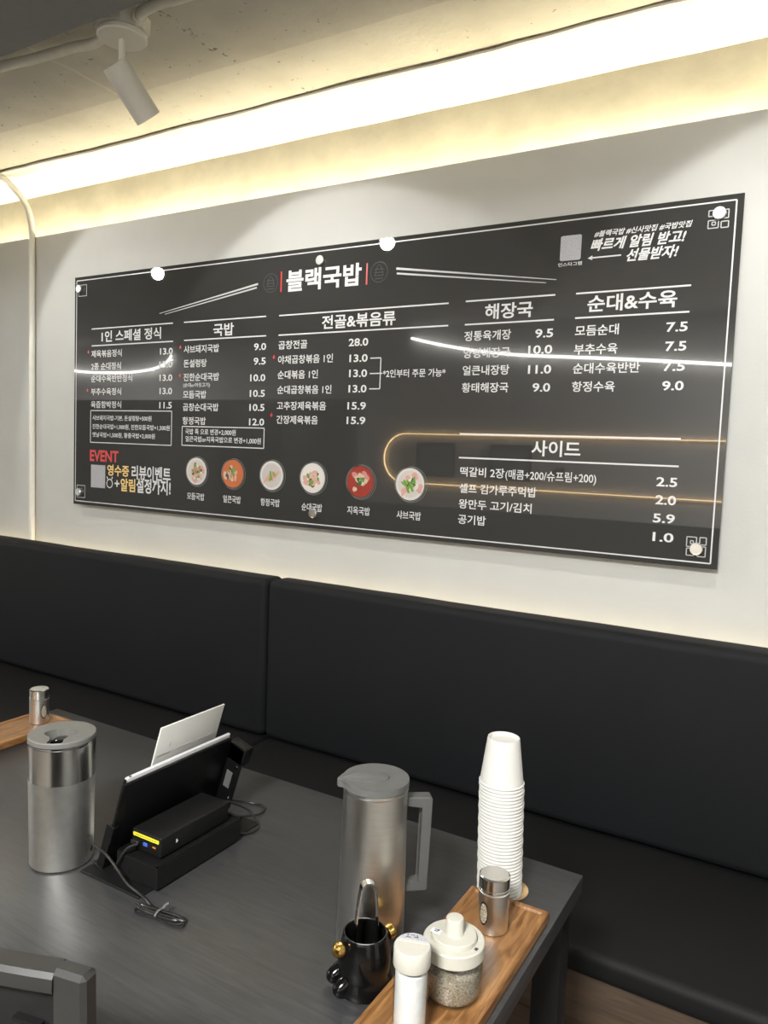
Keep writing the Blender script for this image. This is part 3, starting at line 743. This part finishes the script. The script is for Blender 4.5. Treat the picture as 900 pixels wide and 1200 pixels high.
# round food pictures with captions
FM = {n: mat('picture_'+n, c, .35, nscale=300, namt=.10) for n, c in dict(bowl=(.62, .60, .57), bowl2=(.50, .47, .45), orange=(.48, .14, .05), red=(.30, .035, .025), milk=(.56, .52, .47),
      meat=(.52, .23, .20), pale=(.58, .44, .33), green=(.16, .30, .05), dkgreen=(.05, .12, .03), dark=(.10, .06, .05), white=(.66, .63, .58), pink=(.60, .33, .29), rim=(.16, .16, .155)).items()}
FK = list(FM)
def food(x, z, rimc, soup, bits, kind):
    b = NB(); fi = FK.index; r = .0485
    ring(b, x, z, r+.004, .0018, fi('rim')); ring(b, x+.004, z-.001, r+.006, .0014, fi('rim'))
    disc(b, x, z, r, r, fi(rimc), 40); disc(b, x, z, r*.84, r*.84, fi(soup), 40, y=PY-.0001)
    rnd = random.Random(int((x+9)*1000)); lay = 5
    for colr, n, rx, rz, spread in bits:
        for i in range(n):
            if kind == 'fan' and colr in ('pale', 'meat'):
                u = -.022+.044*i/(n-1); px, pz, a = x+u*.9, z-.004+u*.25, .9
            else:
                t = rnd.uniform(0, 2*pi); q = sqrt(rnd.random())*spread*1.25; px, pz, a = x+q*cos(t), z+q*sin(t), rnd.uniform(0, pi)
            disc(b, px, pz, rx*rnd.uniform(.8, 1.35), rz*rnd.uniform(.8, 1.35), fi(colr), 12, PY-.00004*lay, a, .1); lay += 1
    return obj('food_picture', b, [FM[n] for n in FK], board, smooth=0)
FOOD = [((-.5285, .161), 'bowl', 'milk', [('pink', 9, .012, .008, .026), ('dark', 4, .007, .005, .022), ('meat', 5, .008, .006, .02), ('green', 8, .004, .007, .018), ('white', 5, .005, .004, .026)], 'x'),
        ((-.3581, .1603), 'orange', 'orange', [('pale', 6, .010, .007, .028), ('dark', 4, .009, .006, .022), ('pink', 7, .009, .006, .02), ('green', 8, .004, .006, .016)], 'x'),
        ((-.1867, .1627), 'bowl', 'bowl2', [('pale', 8, .022, .0045, .02), ('meat', 5, .018, .0018, .02), ('green', 6, .003, .008, .012)], 'fan'),
        ((-.0183, .1626), 'bowl', 'white', [('dark', 6, .009, .007, .022), ('pink', 8, .010, .007, .026), ('pale', 4, .009, .005, .02), ('green', 9, .004, .006, .018)], 'x'),
        ((.1639, .1602), 'red', 'red', [('meat', 5, .011, .007, .026), ('pale', 8, .010, .006, .026), ('white', 4, .007, .005, .012), ('dkgreen', 7, .006, .005, .010), ('green', 3, .003, .005, .01)], 'x'),
        ((.3402, .1622), 'bowl', 'milk', [('pink', 11, .011, .006, .03), ('white', 4, .010, .005, .022), ('green', 9, .004, .014, .013), ('dkgreen', 3, .003, .008, .012)], 'x')]
for i, ((x, z), rc, sc, bits, kd) in enumerate(FOOD):
    fp = food(x, z, rc, sc, bits, kd)
    b = NB(); text(b, *TEXT[('caption', str(i))][0], off=.012); obj('caption', b, M['print'], fp, smooth=0)
for x, z in ((1.1483, .8515), (1.1499, .0472), (-1.1678, .847), (-1.1612, .0497), (-.0118, .8498), (-.0088, .049)):
    b = NB(); mx = RT((x, 0, z), rx=pi/2)
    lathe(b, [(0, .0105), (.0135, .0105), (.015, .009), (.015, .0005), (.009, .0005), (.009, -.0285), (0, -.0285)], 32, mx)
    obj('standoff', b, M['cap_steel'], board)['label'] = 'steel standoff screw'

# ------------------------------------------------------------------ bench
def cushion(name, x0, x1, y0, y1, z0, z1, bev, label, cat, mt, group):
    """padded block: bevelled, subdivided and slightly lumpy"""
    t = NB(); box(t, x0, x1, y0, y1, z0, z1, bev, 5)
    n = max(2, int((x1-x0)/.06))
    for i in range(1, n):
        x = x0+(x1-x0)*i/n
        if x-x0 < bev*1.2 or x1-x < bev*1.2: continue
        bmesh.ops.bisect_plane(t, geom=t.verts[:]+t.edges[:]+t.faces[:], plane_co=(x, 0, 0), plane_no=(1, 0, 0))
    for v in t.verts:
        k = noise.noise(Vector((v.co.x*2.3, v.co.z*3, v.co.y*3)))*.004+noise.noise(Vector((v.co.x*7+v.co.z*4, v.co.z*6, 3)))*.0016
        if v.co.y < y0+.02: v.co.y += k
        elif v.co.z > z1-.02: v.co.z += k*.6
    o = obj(name, t, mt, smooth=50)
    return tag(o, label, cat, group)
SX = -.115
b = NB(); box(b, -3.0, 3.0, -.555, .0, 0, .418, .004); box(b, -3.0, 3.0, -.559, -.554, .30, .303)
tag(obj('bench_plinth', b, M['plinth']), 'brown wooden bench base below the black seat cushions', 'bench')
cushion('seat_cushion', -3.0, SX-.003, -.575, .004, .4185, .473, .018, 'black seat cushion of the bench left of the seam', 'cushion', M['seat'], 'bench seat cushions')
cushion('seat_cushion', SX+.003, 3.0, -.575, .004, .4185, .473, .018, 'black seat cushion of the bench right of the seam', 'cushion', M['seat'], 'bench seat cushions')
cushion('back_cushion', -3.0, SX-.0015, -.102, .004, .4775, 1.0, .024, 'black padded bench backrest left of the vertical seam', 'cushion', M['bench'], 'bench back cushions')
cushion('back_cushion', SX+.0015, 3.0, -.102, .004, .4775, 1.0, .024, 'black padded bench backrest right of the vertical seam', 'cushion', M['bench'], 'bench back cushions')

# ------------------------------------------------------------------ table
TX0, TX1, TY0, TY1, TZ = -.206, 1.1215, -1.50, -.797, .75
tb = thing('dining_table', 'black wood-grain dining table in front of the bench', 'table', ((TX0+TX1)/2, (TY0+TY1)/2, 0))
hx, hy = (TX1-TX0)/2, (TY1-TY0)/2
b = NB(); box(b, -hx, hx, -hy, hy, TZ-.03, TZ, .0012, 2); obj('tabletop', b, M['table'], tb)
b = NB()
for y in (-hy+.03, hy-.05): box(b, -hx+.06, hx-.06, y, y+.02, TZ-.075, TZ-.0301)
for x in (-hx+.022, hx-.042): box(b, x, x+.02, -hy+.06, hy-.06, TZ-.075, TZ-.0301)
obj('apron', b, M['legs'], tb)
for sx in (-1, 1):
    for sy in (-1, 1):
        b = NB(); cx, cy = sx*(hx-.034), sy*(hy-.04)
        box(b, cx-.0225, cx+.0225, cy-.0225, cy+.0225, 0, TZ-.0301, .002); obj('leg', b, M['legs'], tb)
    b = NB(); cx = sx*(hx-.034); box(b, cx-.015, cx+.015, -hy+.0626, hy-.0626, .10, .13, .002); obj('stretcher', b, M['legs'], tb)

# ------------------------------------------------------------------ chair at the near side
ch = thing('dining_chair', 'black wooden chair whose back shows at the bottom left corner', 'chair', (.692, -1.466, 0), radians(12))
b = NB(); box(b, -.21, .21, -.185, .21, .43, .465, .012, 3); obj('seat', b, M['seat'], ch)
for s in (-1, 1):
    b = NB(); sweep(b, [Vector((s*.195, .185, 0)), Vector((s*.19, .18, .4301))], [(.018, .018), (-.018, .018), (-.018, -.018), (.018, -.018)]); obj('leg', b, M['chair'], ch)
    b = NB()
    t = NB(); box(t, -.017, .017, -.0095, .0095, 0, .558, .004, 1)
    for v in t.verts: v.co.y -= .012*(v.co.z/.57)**1.5
    merge(b, t, Matrix.Translation((s*.187, -.165, .43)))
    sweep(b, [Vector((s*.187, -.195, 0)), Vector((s*.187, -.165, .44))], [(.018, .016), (-.018, .016), (-.018, -.016), (.018, -.016)])
    obj('back_post', b, M['chair'], ch)
b = NB(); pth = [Vector((-.1715+.343*i/16, -.176-.02*(1-((i-8)/8)**2), .976+.004*(1-((i-8)/8)**2))) for i in range(17)]
sweep(b, pth, [(.011, -.008), (.012, -.004), (.012, .005), (.009, .009), (-.009, .009), (-.012, .006), (-.012, -.008)]); obj('top_rail', b, M['chair'], ch)
b = NB()
for za, zb in ((.60, .9665),):
    t = wavy_sheet(16, 4, -.1695, .1695, lambda x, k: Vector((x, -.170-.018*(1-(x/.172)**2)-.006*k, za+(zb-za)*k)))
    t.faces.ensure_lookup_table(); bmesh.ops.solidify(t, geom=t.faces[:], thickness=.010); bmesh.ops.recalc_face_normals(t, faces=t.faces); merge(b, t)
bp_ = obj('back_panel', b, M['chair'], ch)
b = NB(); mx = RT((.142, -.187, .925), rx=pi/2)
lathe(b, [(0, .003), (.0055, .003), (.0065, .001), (.0065, -.003), (0, -.003)], 16, mx); box(b, .136, .164, -.191, -.184, .938, .941)
obj('bolt', b, M['legs'], bp_)

# ------------------------------------------------------------------ water jugs
jg = thing('water_jug', 'tall steel water jug with grey lid and squared grey handle', 'jug', (.918, -1.128, TZ), radians(40))
H = .2225
b = NB(); lathe(b, [(0, .0005), (.0440, .0005), (.0465, .003), (.0462, .02), (.0435, H), (.041, H), (.041, H-.004), (0, H-.004)], 72); obj('body', b, M['steel'], jg)
b = NB(); lathe(b, [(.0437, H-.006), (.0447, H-.0045), (.0447, H-.0005), (.0425, H-.0001)], 72); obj('rim_band', b, M['cap_steel'], jg)
b = NB()
n = 64; out = []
for i in range(n):
    a = 2*pi*i/n; r = .0452; d = abs(a-pi)
    r += .0080*math.exp(-(d/.17)**4); out.append((r*cos(a), r*sin(a)))
prism(b, out, H+.0002, H+.0092, bev=.0018)
lid = obj('lid', b, M['grey_plastic'], jg)
b = NB(); out = []
for i in range(40):                          # raised drop-shaped pour flap pointing to the spout
    t = 2*pi*i/40; x = .006+(-.047-.006)*.5*(1-cos(t)) if t <= pi else .006+(-.047-.006)*.5*(1-cos(t)); w = .0205*(sin(t))*(1-.62*((.006-x)/.053)**1.3)
    out.append((x+.012*(1-((.006-x)/.053)) , w))
prism(b, out, H+.0090, H+.0112, bev=.0009); obj('pour_flap', b, M['grey_plastic'], lid)
b = NB(); t = NB()
U = [(.0425, H-.0175), (.0765, H-.0185), (.0785, H-.0210), (.0755, H-.1490), (.0735, H-.1510), (.0445, H-.1510), (.0445, H-.1400), (.0640, H-.1390), (.0655, H-.0325), (.0640, H-.0310), (.0425, H-.0300)]
prism(t, U, -.0095, .0095, RT((0, 0, 0), rx=pi/2)); bmesh.ops.bevel(t, geom=t.edges[:], offset=.0012, segments=1, affect='EDGES'); merge(b, t)
obj('handle', b, M['handle_grey'], jg, smooth=25)

jl = thing('water_jug', 'steel water jug without handle, dark opening in its grey lid, beside the tablet', 'jug', (.398, -1.231, TZ), radians(-51))
b = NB(); lathe(b, [(0, .0005), (.0455, .0005), (.0477, .003), (.0478, .01), (.0498, .140)], 72); obj('body', b, M['steel_sat'], jl)
b = NB(); lathe(b, [(.0498, .1401), (.0503, .1975), (.047, .1975), (.047, .185), (0, .185)], 72); obj('polished_band', b, M['steel_fine'], jl)
b = NB(); lathe(b, [(.0502, .1955), (.0509, .197), (.0509, .1995), (.0490, .2002)], 72); obj('rim_band', b, M['chrome'], jl)
key = [(0, .0491), (14, .0486), (18, .033), (32, .0250), (55, .0245), (85, .0265), (115, .0195), (150, .0135), (180, .0125)]
def rin(a):
    a = abs((a+pi) % (2*pi)-pi)*180/pi
    for (p, r), (q, s) in zip(key, key[1:]):
        if p <= a <= q: return r+(s-r)*(a-p)/(q-p)
    return .0125
b = NB(); n = 120; R4 = []
for f, z in ((1, .2003), (1, .2070), (0, .2088), (-1, .2088), (-1, .1875)):
    R4.append([b.verts.new((((.0508 if f == 1 else .0495) if f >= 0 else rin(2*pi*i/n))*cos(2*pi*i/n), ((.0508 if f == 1 else .0495) if f >= 0 else rin(2*pi*i/n))*sin(2*pi*i/n), z)) for i in range(n)])
for p, q in zip(R4, R4[1:]):
    for i in range(n): j = (i+1) % n; b.faces.new((p[i], p[j], q[j], q[i]))
bmesh.ops.recalc_face_normals(b, faces=b.faces); obj('lid', b, M['grey_plastic_light'], jl)
b = NB(); lathe(b, [(.0465, .1860), (.020, .1880), (.017, .1945), (.012, .198), (0, .199)], 40); lathe(b, [(.0465, .1860), (0, .1855)], 40)
obj('pour_valve', b, M['black_gloss'], jl)

# ------------------------------------------------------------------ wooden trays
def tray(x0, x1, y0, y1, h, label):
    t = thing('wooden_tray', label, 'tray', ((x0+x1)/2, (y0+y1)/2, TZ), 0, 'wooden trays')
    w, d = (x1-x0)/2, (y1-y0)/2
    bm = NB(); vs_ = []
    lv = [(w-.002, d-.002, 0), (w, d, .003), (w, d, h-.002), (w-.0015, d-.0015, h), (w-.0075, d-.0075, h), (w-.0095, d-.0095, h-.0032)]
    for a, c, z in lv: vs_.append([bm.verts.new(p) for p in ((-a, -c, z), (a, -c, z), (a, c, z), (-a, c, z))])
    bm.faces.new(list(reversed(vs_[0])))
    for p, q in zip(vs_, vs_[1:]):
        for i in range(4): bm.faces.new((p[i], p[(i+1) % 4], q[(i+1) % 4], q[i]))
    bm.faces.new(vs_[-1])
    obj('board', bm, M['tray'], t, smooth=20)
    return t
TH = .018
tray(.993, 1.1145, -1.36, -.953, TH, 'wooden tray with jars along the right end of the table')
tray(-.185, -.072, -1.26, -.857, TH, 'wooden tray with one steel shaker at the far left of the table')
TT = TZ+TH-.0032                                  # surface the jars stand on

def shaker(loc, rz, label):
    t = thing('pepper_shaker', label, 'shaker', loc, rz, 'steel pepper shakers')
    r = .0213
    bm = NB(); lathe(bm, [(0, 0), (r-.002, 0), (r, .0015), (r, .0565), (r-.0012, .0575), (r-.0012, .0585), (0, .0585)], 48); bo = obj('body', bm, M['steel'], t)
    bm = NB(); lathe(bm, [(r-.0012, .0586), (r+.0002, .0592), (r+.0002, .0618), (r-.0008, .0623), (r, .0630), (r, .0780), (r-.002, .0797), (0, .0797)], 48); obj('cap', bm, M['steel_fine'], t)
    bm = NB()                                       # oval window following the round wall
    for q0, q1, rr, mi in ((0, .86, r+.0003, 1), (.86, 1.0, r+.0007, 0)):
        for i in range(28):
            a, c = 2*pi*i/28, 2*pi*(i+1)/28; qs = []
            for k, tt in ((q0, a), (q0, c), (q1, c), (q1, a)):
                th = .33*k*cos(tt); qs.append(bm.verts.new((rr*cos(th), rr*sin(th), .030+.0165*k*sin(tt))))
            if q0 == 0: bm.faces.new((qs[0], qs[2], qs[3])).material_index = mi
            else: bm.faces.new(qs).material_index = mi
    obj('window', bm, [M['legs'], M['seeds']], bo)
    return t
shaker((1.058, -1.03, TT), radians(-106), 'steel pepper shaker on the right tray in front of the cup stack')
shaker((-.126, -.904, TT), radians(-7), 'steel pepper shaker standing alone on the left wooden tray')

# ------------------------------------------------------------------ seasoning jar, salt jar
jr = thing('seasoning_jar', 'squat glass jar of ground seeds with a knobbed cream lid', 'jar', (1.066, -1.179, TT), radians(0))
b = NB(); lathe(b, [(0, .0003), (.028, .0003), (.0335, .004), (.0360, .012), (.0362, .050), (.0335, .0545), (.0335, .058), (.0315, .058), (.0315, .0545), (.0343, .050), (.0341, .012), (.032, .006), (.027, .0025), (0, .0025)], 64); obj('glass_body', b, M['glass'], jr)
b = NB(); lathe(b, [(0, .0030), (.0268, .0030), (.0315, .0065), (.0337, .0125), (.0337, .039), (.024, .0395), (.010, .0425), (0, .0430)], 48)
o = obj('ground_seeds', b, M['seeds'], jr); o['kind'] = 'stuff'
b = NB(); lathe(b, [(.0325, .0548), (.0368, .0548), (.0375, .0556), (.0375, .0705), (.0362, .072), (.0285, .0722), (.0283, .0716), (.0275, .0716), (.0272, .0770), (.0262, .0780), (0, .0782)], 64); ld_ = obj('lid', b, M['cream_plastic'], jr)
b = NB(); lathe(b, [(.0118, .0779), (.0108, .0800), (.0108, .0960), (.0098, .0978), (.006, .0985), (0, .0980)], 40); obj('knob', b, M['cream_plastic'], ld_)
b = NB(); box(b, -.0265, -.0135, -.0135, -.0045, .0779, .0784, .0002, 1); lb = obj('sticker', b, M['label_white'], ld_)
b = NB()
for dx, dy, w, h in ((-.0225, -.0075, .006, .0012), (-.0225, -.0105, .0045, .0012), (-.0185, -.009, .0012, .004)): box(b, dx, dx+w, dy, dy+h, .0784, .0786)
obj('ink_mark', b, M['ink'], lb)
b = NB(); box(b, .0295, .0335, -.008, -.003, .0722, .0724); obj('ink_mark', b, M['ink'], ld_)

sj = thing('salt_jar', 'slim clear jar of white salt with a round ivory cap', 'jar', (1.051, -1.2605, TT), radians(20))
b = NB(); lathe(b, [(0, .0003), (.017, .0003), (.0198, .003), (.0200, .078), (.0185, .082), (.0172, .082), (.0185, .078), (.0183, .004), (.0165, .002), (0, .002)], 48); obj('clear_body', b, M['glass'], sj)
b = NB(); lathe(b, [(0, .0024), (.0160, .0024), (.0180, .0045), (.0181, .074), (.013, .0755), (0, .0745)], 40)
for v in b.verts: v.co += Vector((lump(v.co.x*40+v.co.z*90, 1, .0002), 0, 0))
o = obj('salt', b, M['salt'], sj); o['kind'] = 'stuff'
b = NB(); lathe(b, [(.0190, .0805), (.0208, .0808), (.0212, .082), (.0212, .1015), (.0200, .1035), (.0, .1036)], 56)
cp = obj('cap', b, M['white_plastic'], sj)
b = NB(); prism(b, [(.0192*cos(a), .0192*sin(a)) for a in [radians(22+136*i/20) for i in range(21)]], .1036, .1046)
lb = obj('sticker', b, M['qr_grey'], cp)
b = NB()
for dx, dy, w, h in ((-.009, .010, .005, .0012), (-.008, .0125, .0012, .0035), (.000, .011, .0055, .0012), (.003, .0125, .0012, .003), (-.004, .0145, .004, .001)): box(b, dx, dx+w, dy, dy+h, .1046, .1048)
obj('ink_mark', b, M['ink'], lb)
b = NB(); box(b, -.0185, .0185, .0030, .0052, .1036, .1043, .0003, 1); obj('lid_ridge', b, M['white_plastic'], cp)

# ------------------------------------------------------------------ black pot with gold knobs, tongs
pt = thing('ceramic_pot', 'small black glazed pot with two gold knobs holding steel tongs', 'pot', (.959, -1.2105, TZ), radians(63))
b = NB(); lathe(b, [(0, 0), (.031, 0), (.0350, .003), (.0362, .009), (.0352, .015), (.0328, .0205), (.0325, .025), (.0336, .033), (.0334, .044), (.0312, .058), (.0288, .068), (.0283, .071), (.0272, .0728), (.0258, .0728), (.0248, .070), (.0255, .055), (.027, .04), (.025, .010), (0, .008)], 56); obj('pot_body', b, M['black_gloss'], pt)
for s in (-1, 1):
    b = NB(); mx = RT((s*.0285, 0, .0575), ry=s*radians(72))
    lathe(b, [(.007, -.002), (.0062, .004), (.006, .006)], 20, mx); st = obj('knob_stub', b, M['black_gloss'], pt)
    b = NB(); lathe(b, [(.0058, .004), (.0088, .006), (.0094, .010), (.0082, .0145), (.004, .0168), (0, .0172)], 20, mx); obj('gold_knob', b, M['gold'], st)
Rl = Vector((RIGHT.x, RIGHT.y, 0)).normalized(); Fl = Vector((FWD.x, FWD.y, 0)).normalized()
rotm = Matrix.Rotation(-radians(63), 4, 'Z')
for off, z, ln in ((Rl*-.0345+Fl*.000, .0175, .009), (Rl*-.0255-Fl*.022, .0150, .008)):
    b = NB(); d = (rotm @ (Rl*-.75-Fl*.45+Vector((0, 0, -.55)))).normalized(); p = rotm @ (off+Vector((0, 0, z)))
    prof = [(0, -ln-.009)]+[(.0092*cos(a), -ln+.0092*sin(a)) for a in (-1.1, -.6, 0)]+[(.0092*cos(a), ln*.55+.0092*sin(a)) for a in (0, .5, 1.0, 1.35)]+[(0, ln*.55+.0092)]
    lathe(b, prof, 20, look_z(p, d)); obj('paw', b, M['black_gloss'], pt)
tg_ = thing('tongs', 'small steel tongs standing in the black ceramic pot', 'tongs', (.959, -1.2105, TZ+.0095), radians(45))
b = NB(); ap = [(-.0155, 0, .000), (-.0145, 0, .04), (-.0120, 0, .085), (-.0092, 0, .112)]
arc = [(.0015+.0095*cos(a), 0, .118+.0095*sin(a)) for a in [pi*.93-pi*.86*i/8 for i in range(9)]]
path = spline(ap, 5)[:-1]+[Vector(p) for p in arc]+list(reversed(spline([(.0175, 0, .000), (.0165, 0, .04), (.0145, 0, .085), (.0118, 0, .112)], 5)[:-1]))
sweep(b, path, [(.0055, .0006), (-.0055, .0006), (-.0055, -.0006), (.0055, -.0006)], up=Vector((-1, 0, 0)))
obj('spring_strip', b, M['chrome'], tg_)

# ------------------------------------------------------------------ paper cups
b = NB(); lathe(b, [(0, 0), (.031, 0), (.0318, .0008), (.0318, .0024), (.031, .003), (0, .003)], 48)
cc = Vector((1.0335, -.905, TZ)); cst = tag(obj('coaster', b, M['kraft'], loc=cc), 'round tan coaster under the paper cups', 'coaster')
bot = Vector((1.024, -.9175, TZ+.003))
b = NB(); r0, r1, hc = .0333, .0247, .0705
prof = [(r0-.0006, .0006), (r0+.0002, .0), (r0+.0012, .0008), (r0+.0012, .0022), (r0+.0001, .0030), (r0-.0003, .0034)]
prof += [(r0-.0003+(r1-r0)*k, .0034+(hc-.0034)*k) for k in (.25, .5, .75, .97)]
prof += [(r1-.0006, hc), (r1-.0016, hc), (r1-.0020, hc-.0012), (r1-.0022, hc-.006), (0, hc-.0062)]
lathe(b, prof, 56)
cup0 = tag(obj('paper_cup', b, M['paper'], loc=bot), 'white paper cup in the tall upside-down stack behind the shaker', 'cup', 'stacked paper cups')
NC, PITCH_C = 34, .00522
for i in range(1, NC):
    c = cup0.copy(); COL.objects.link(c)
    dr = -.0050*(i/NC)+.0004*sin(i*1.7)
    c.location = bot+Rl*dr+Vector((0, 0, PITCH_C*i))
    if i == NC-1: c['label'] = 'topmost paper cup of the stack, upside down and fully in view'

# ------------------------------------------------------------------ tablet on its stand
LEAN = math.asin(.295)
sd = thing('tablet_stand', 'black metal tablet stand with a box base on the table', 'stand', (.468, -1.215, TZ), pi/2)
# local x runs along world +y, local -y along world +x
b = NB(); box(b, -.026, .250, -.118, .012, 0, .0035, .001, 1); obj('foot_plate', b, M['black_matte'], sd)
b = NB(); box(b, 0, .188, -.1285, -.040, .0036, .0385, .0012, 1)
for a in ((0, .188, -.1285, -.1262), (0, .188, -.042, -.040), (0, .0022, -.1285, -.040), (.1858, .188, -.1285, -.040)): box(b, *a, .038, .0408)
bx_ = obj('box_base', b, M['black_matte'], sd)
b = NB(); box(b, -.0008, .0002, -.070, -.058, .012, .022); obj('socket', b, M['screen'], bx_)
RX = (LEAN, 0, 0)
b = NB(); box(b, -.004, .240, -.013, -.0075, .006, .160, .002, 2); obj('back_plate', b, M['black_plastic'], sd, rot=RX)
b = NB(); box(b, -.006, .242, -.013, .010, .0045, .0075, .001, 1)
for x in (.03, .2): box(b, x, x+.025, .008, .010, .0045, .013, .0006, 1)
obj('ledge', b, M['black_matte'], sd, rot=RX)
b = NB(); box(b, .2405, .2455, -.046, -.006, .028, .150, .0015, 2); box(b, .2405, .262, -.048, -.008, .118, .152, .002, 2); box(b, .2385, .2405, -.013, -.0075, .03, .15)
br = obj('side_bracket', b, M['black_plastic'], sd, rot=RX)
for z in (.112, .046):
    b = NB(); lathe(b, [(0, .0022), (.0022, .0018), (.0026, 0), (0, 0)], 14, RT((.2405, -.038, z), ry=-pi/2)); obj('screw', b, M['chrome'], br)
b = NB(); box(b, .2392, .2404, -.034, -.020, .065, .098, .0004, 1); obj('opening', b, M['grey_plastic'], br)
b = NB(); box(b, -.0060, -.0035, -.0135, .001, .007, .085, .0006, 1); box(b, -.0060, .004, -.0150, -.0132, .055, .085, .0006, 1)
obj('side_clip', b, M['black_plastic'], sd, rot=RX)

tab = thing('tablet', 'black tablet with a silver edge leaning in its stand, seen from behind', 'tablet', (.468, -1.210, TZ), pi/2)
b = NB(); box(b, 0, .234, -.0074, -.0012, .0077, .1655, .0022, 2); obj('body', b, M['silver'], tab, rot=RX)
b = NB(); box(b, .002, .232, -.0012, -.0004, .0095, .1637, .0003, 1); obj('screen', b, M['screen'], tab, rot=RX)
b = NB(); box(b, -.0022, -.0001, -.0074, -.003, .0077, .1640, .0004, 1); obj('case_edge', b, M['black_plastic'], tab, rot=RX)
b = NB(); box(b, .0065, .0105, -.0060, -.0030, .1652, .1660, .0002, 1); obj('button', b, M['screen'], tab, rot=RX)

cd = thing('table_card', 'white upright card standing behind the tablet', 'card', (.443, -1.127, TZ), pi/2)
b = NB(); box(b, 0, .150, -.0015, .0015, .003, .2175, .0007, 2); cp_ = obj('plate', b, M['card'], cd, rot=RX)
b = NB(); box(b, 0, .150, -.004, .045, 0, .0032, .0007, 1); obj('foot', b, M['card'], cd)
b = NB(); box(b, .030, .031, -.0018, -.0015, .172, .183); box(b, .0275, .0335, -.0018, -.0015, .1765, .1775); obj('mark', b, M['print_grey'], cp_)
b = NB(); box(b, .048, .085, -.0019, -.0015, .160, .1635, .0002, 1); box(b, .10, .135, -.0019, -.0015, .160, .1635, .0002, 1); box(b, .004, .034, -.0019, -.0015, .160, .1635, .0002, 1); obj('raised_bar', b, M['print'], cp_)

bt = thing('battery_pack', 'black battery pack with a yellow label lying on the stand box', 'battery pack', (.553, -1.121, TZ+.0409), 0)
b = NB(); box(b, -.0315, .0315, -.076, .076, 0, .0325, .0028, 3); bb = obj('case', b, M['black_matte'], bt)
b = NB(); box(b, -.0275, .0280, -.0768, -.0758, .0225, .0278, .0012, 2); lb = obj('label_strip', b, M['label_yellow'], bb)
b = NB()
for i in range(9): box(b, -.023+i*.0052, -.0195+i*.0052, -.0770, -.0767, .0247, .0255)
obj('print_line', b, M['ink'], lb)
b = NB(); box(b, -.006, .003, -.0768, -.0758, .011, .0165, .0008, 1); obj('port', b, M['blue'], bb)['label'] = 'blue port'
b = NB(); box(b, .014, .021, -.0768, -.0758, .013, .0155, .0006, 1); obj('port', b, M['orange'], bb)['label'] = 'orange port'
b = NB(); box(b, -.027, -.012, -.083, -.0758, .011, .0175, .001, 1); obj('plug', b, M['cable'], bb)
b = NB(); box(b, .0314, .0318, -.0445, -.0425, .0125, .0185, .0002, 1); box(b, .0314, .0318, -.0425, -.0405, .0135, .0165, .0002, 1); obj('mark', b, M['label_white'], bb)

# cables
b = NB()
tube(b, [(.474, -1.236, .790), (.483, -1.240, .803), (.497, -1.242, .803), (.512, -1.236, .792), (.535, -1.235, .776), (.560, -1.238, .764), (.592, -1.236, .7535), (.622, -1.246, .7535), (.640, -1.252, .756)], .0021, 8, 8)
for k, (a, w, dz, off) in enumerate(((.042, .010, 0, -.004), (.038, .013, .003, .003), (.044, .007, .004, .006), (.036, .010, .0065, -.001), (.040, .006, .008, .001))):
    loop = []
    for i in range(14):
        t = 2*pi*i/14; u = a*cos(t); q = w*sin(t)*(.35+.65*abs(cos(t)))
        loop.append((.645+u+.003*sin(k*2), -1.254+.12*u+q+off*.6, .7525+dz*.75+.001*sin(3*t+k)))
    tube(b, loop, .0019, 6, 4, True)
cab = tag(obj('charging_cable', b, M['cable']), 'black cable with a tied coil lying in front of the tablet stand', 'cable')
b = NB(); tube(b, [(.6455, -1.264, .7575), (.646, -1.259, .7625), (.647, -1.250, .7632), (.648, -1.244, .7605)], .0016, 8, 5); tube(b, [(.647, -1.250, .763), (.649, -1.246, .767), (.652, -1.243, .769)], .0022, 8, 4)
obj('twist_tie', b, M['grey_plastic'], cab)
b = NB(); tube(b, [(.541, -1.203, .805), (.535, -1.213, .803), (.528, -1.219, .793), (.518, -1.222, .775), (.512, -1.222, .764)], .0021, 8, 8)
tag(obj('charging_cable', b, M['cable']), 'short black cable plugged into the end of the battery pack', 'cable')
b = NB(); tube(b, [(.500, -.968, .772), (.503, -.945, .764), (.520, -.916, .7525), (.545, -.909, .7525), (.560, -.918, .7525), (.563, -.940, .7525), (.548, -.965, .7545), (.530, -.985, .7575)], .0019, 8, 8)
tag(obj('charging_cable', b, M['cable']), 'outer black cable loop at the far end of the tablet stand', 'cable')
b = NB(); tube(b, [(.540, -1.043, .806), (.538, -1.02, .802), (.541, -.985, .785), (.553, -.957, .764), (.571, -.957, .7525), (.592, -.975, .7525), (.596, -1.000, .7525), (.590, -1.0225, .759)], .0021, 8, 8)
tag(obj('charging_cable', b, M['cable']), 'inner black cable looping from the battery pack to the stand box', 'cable')
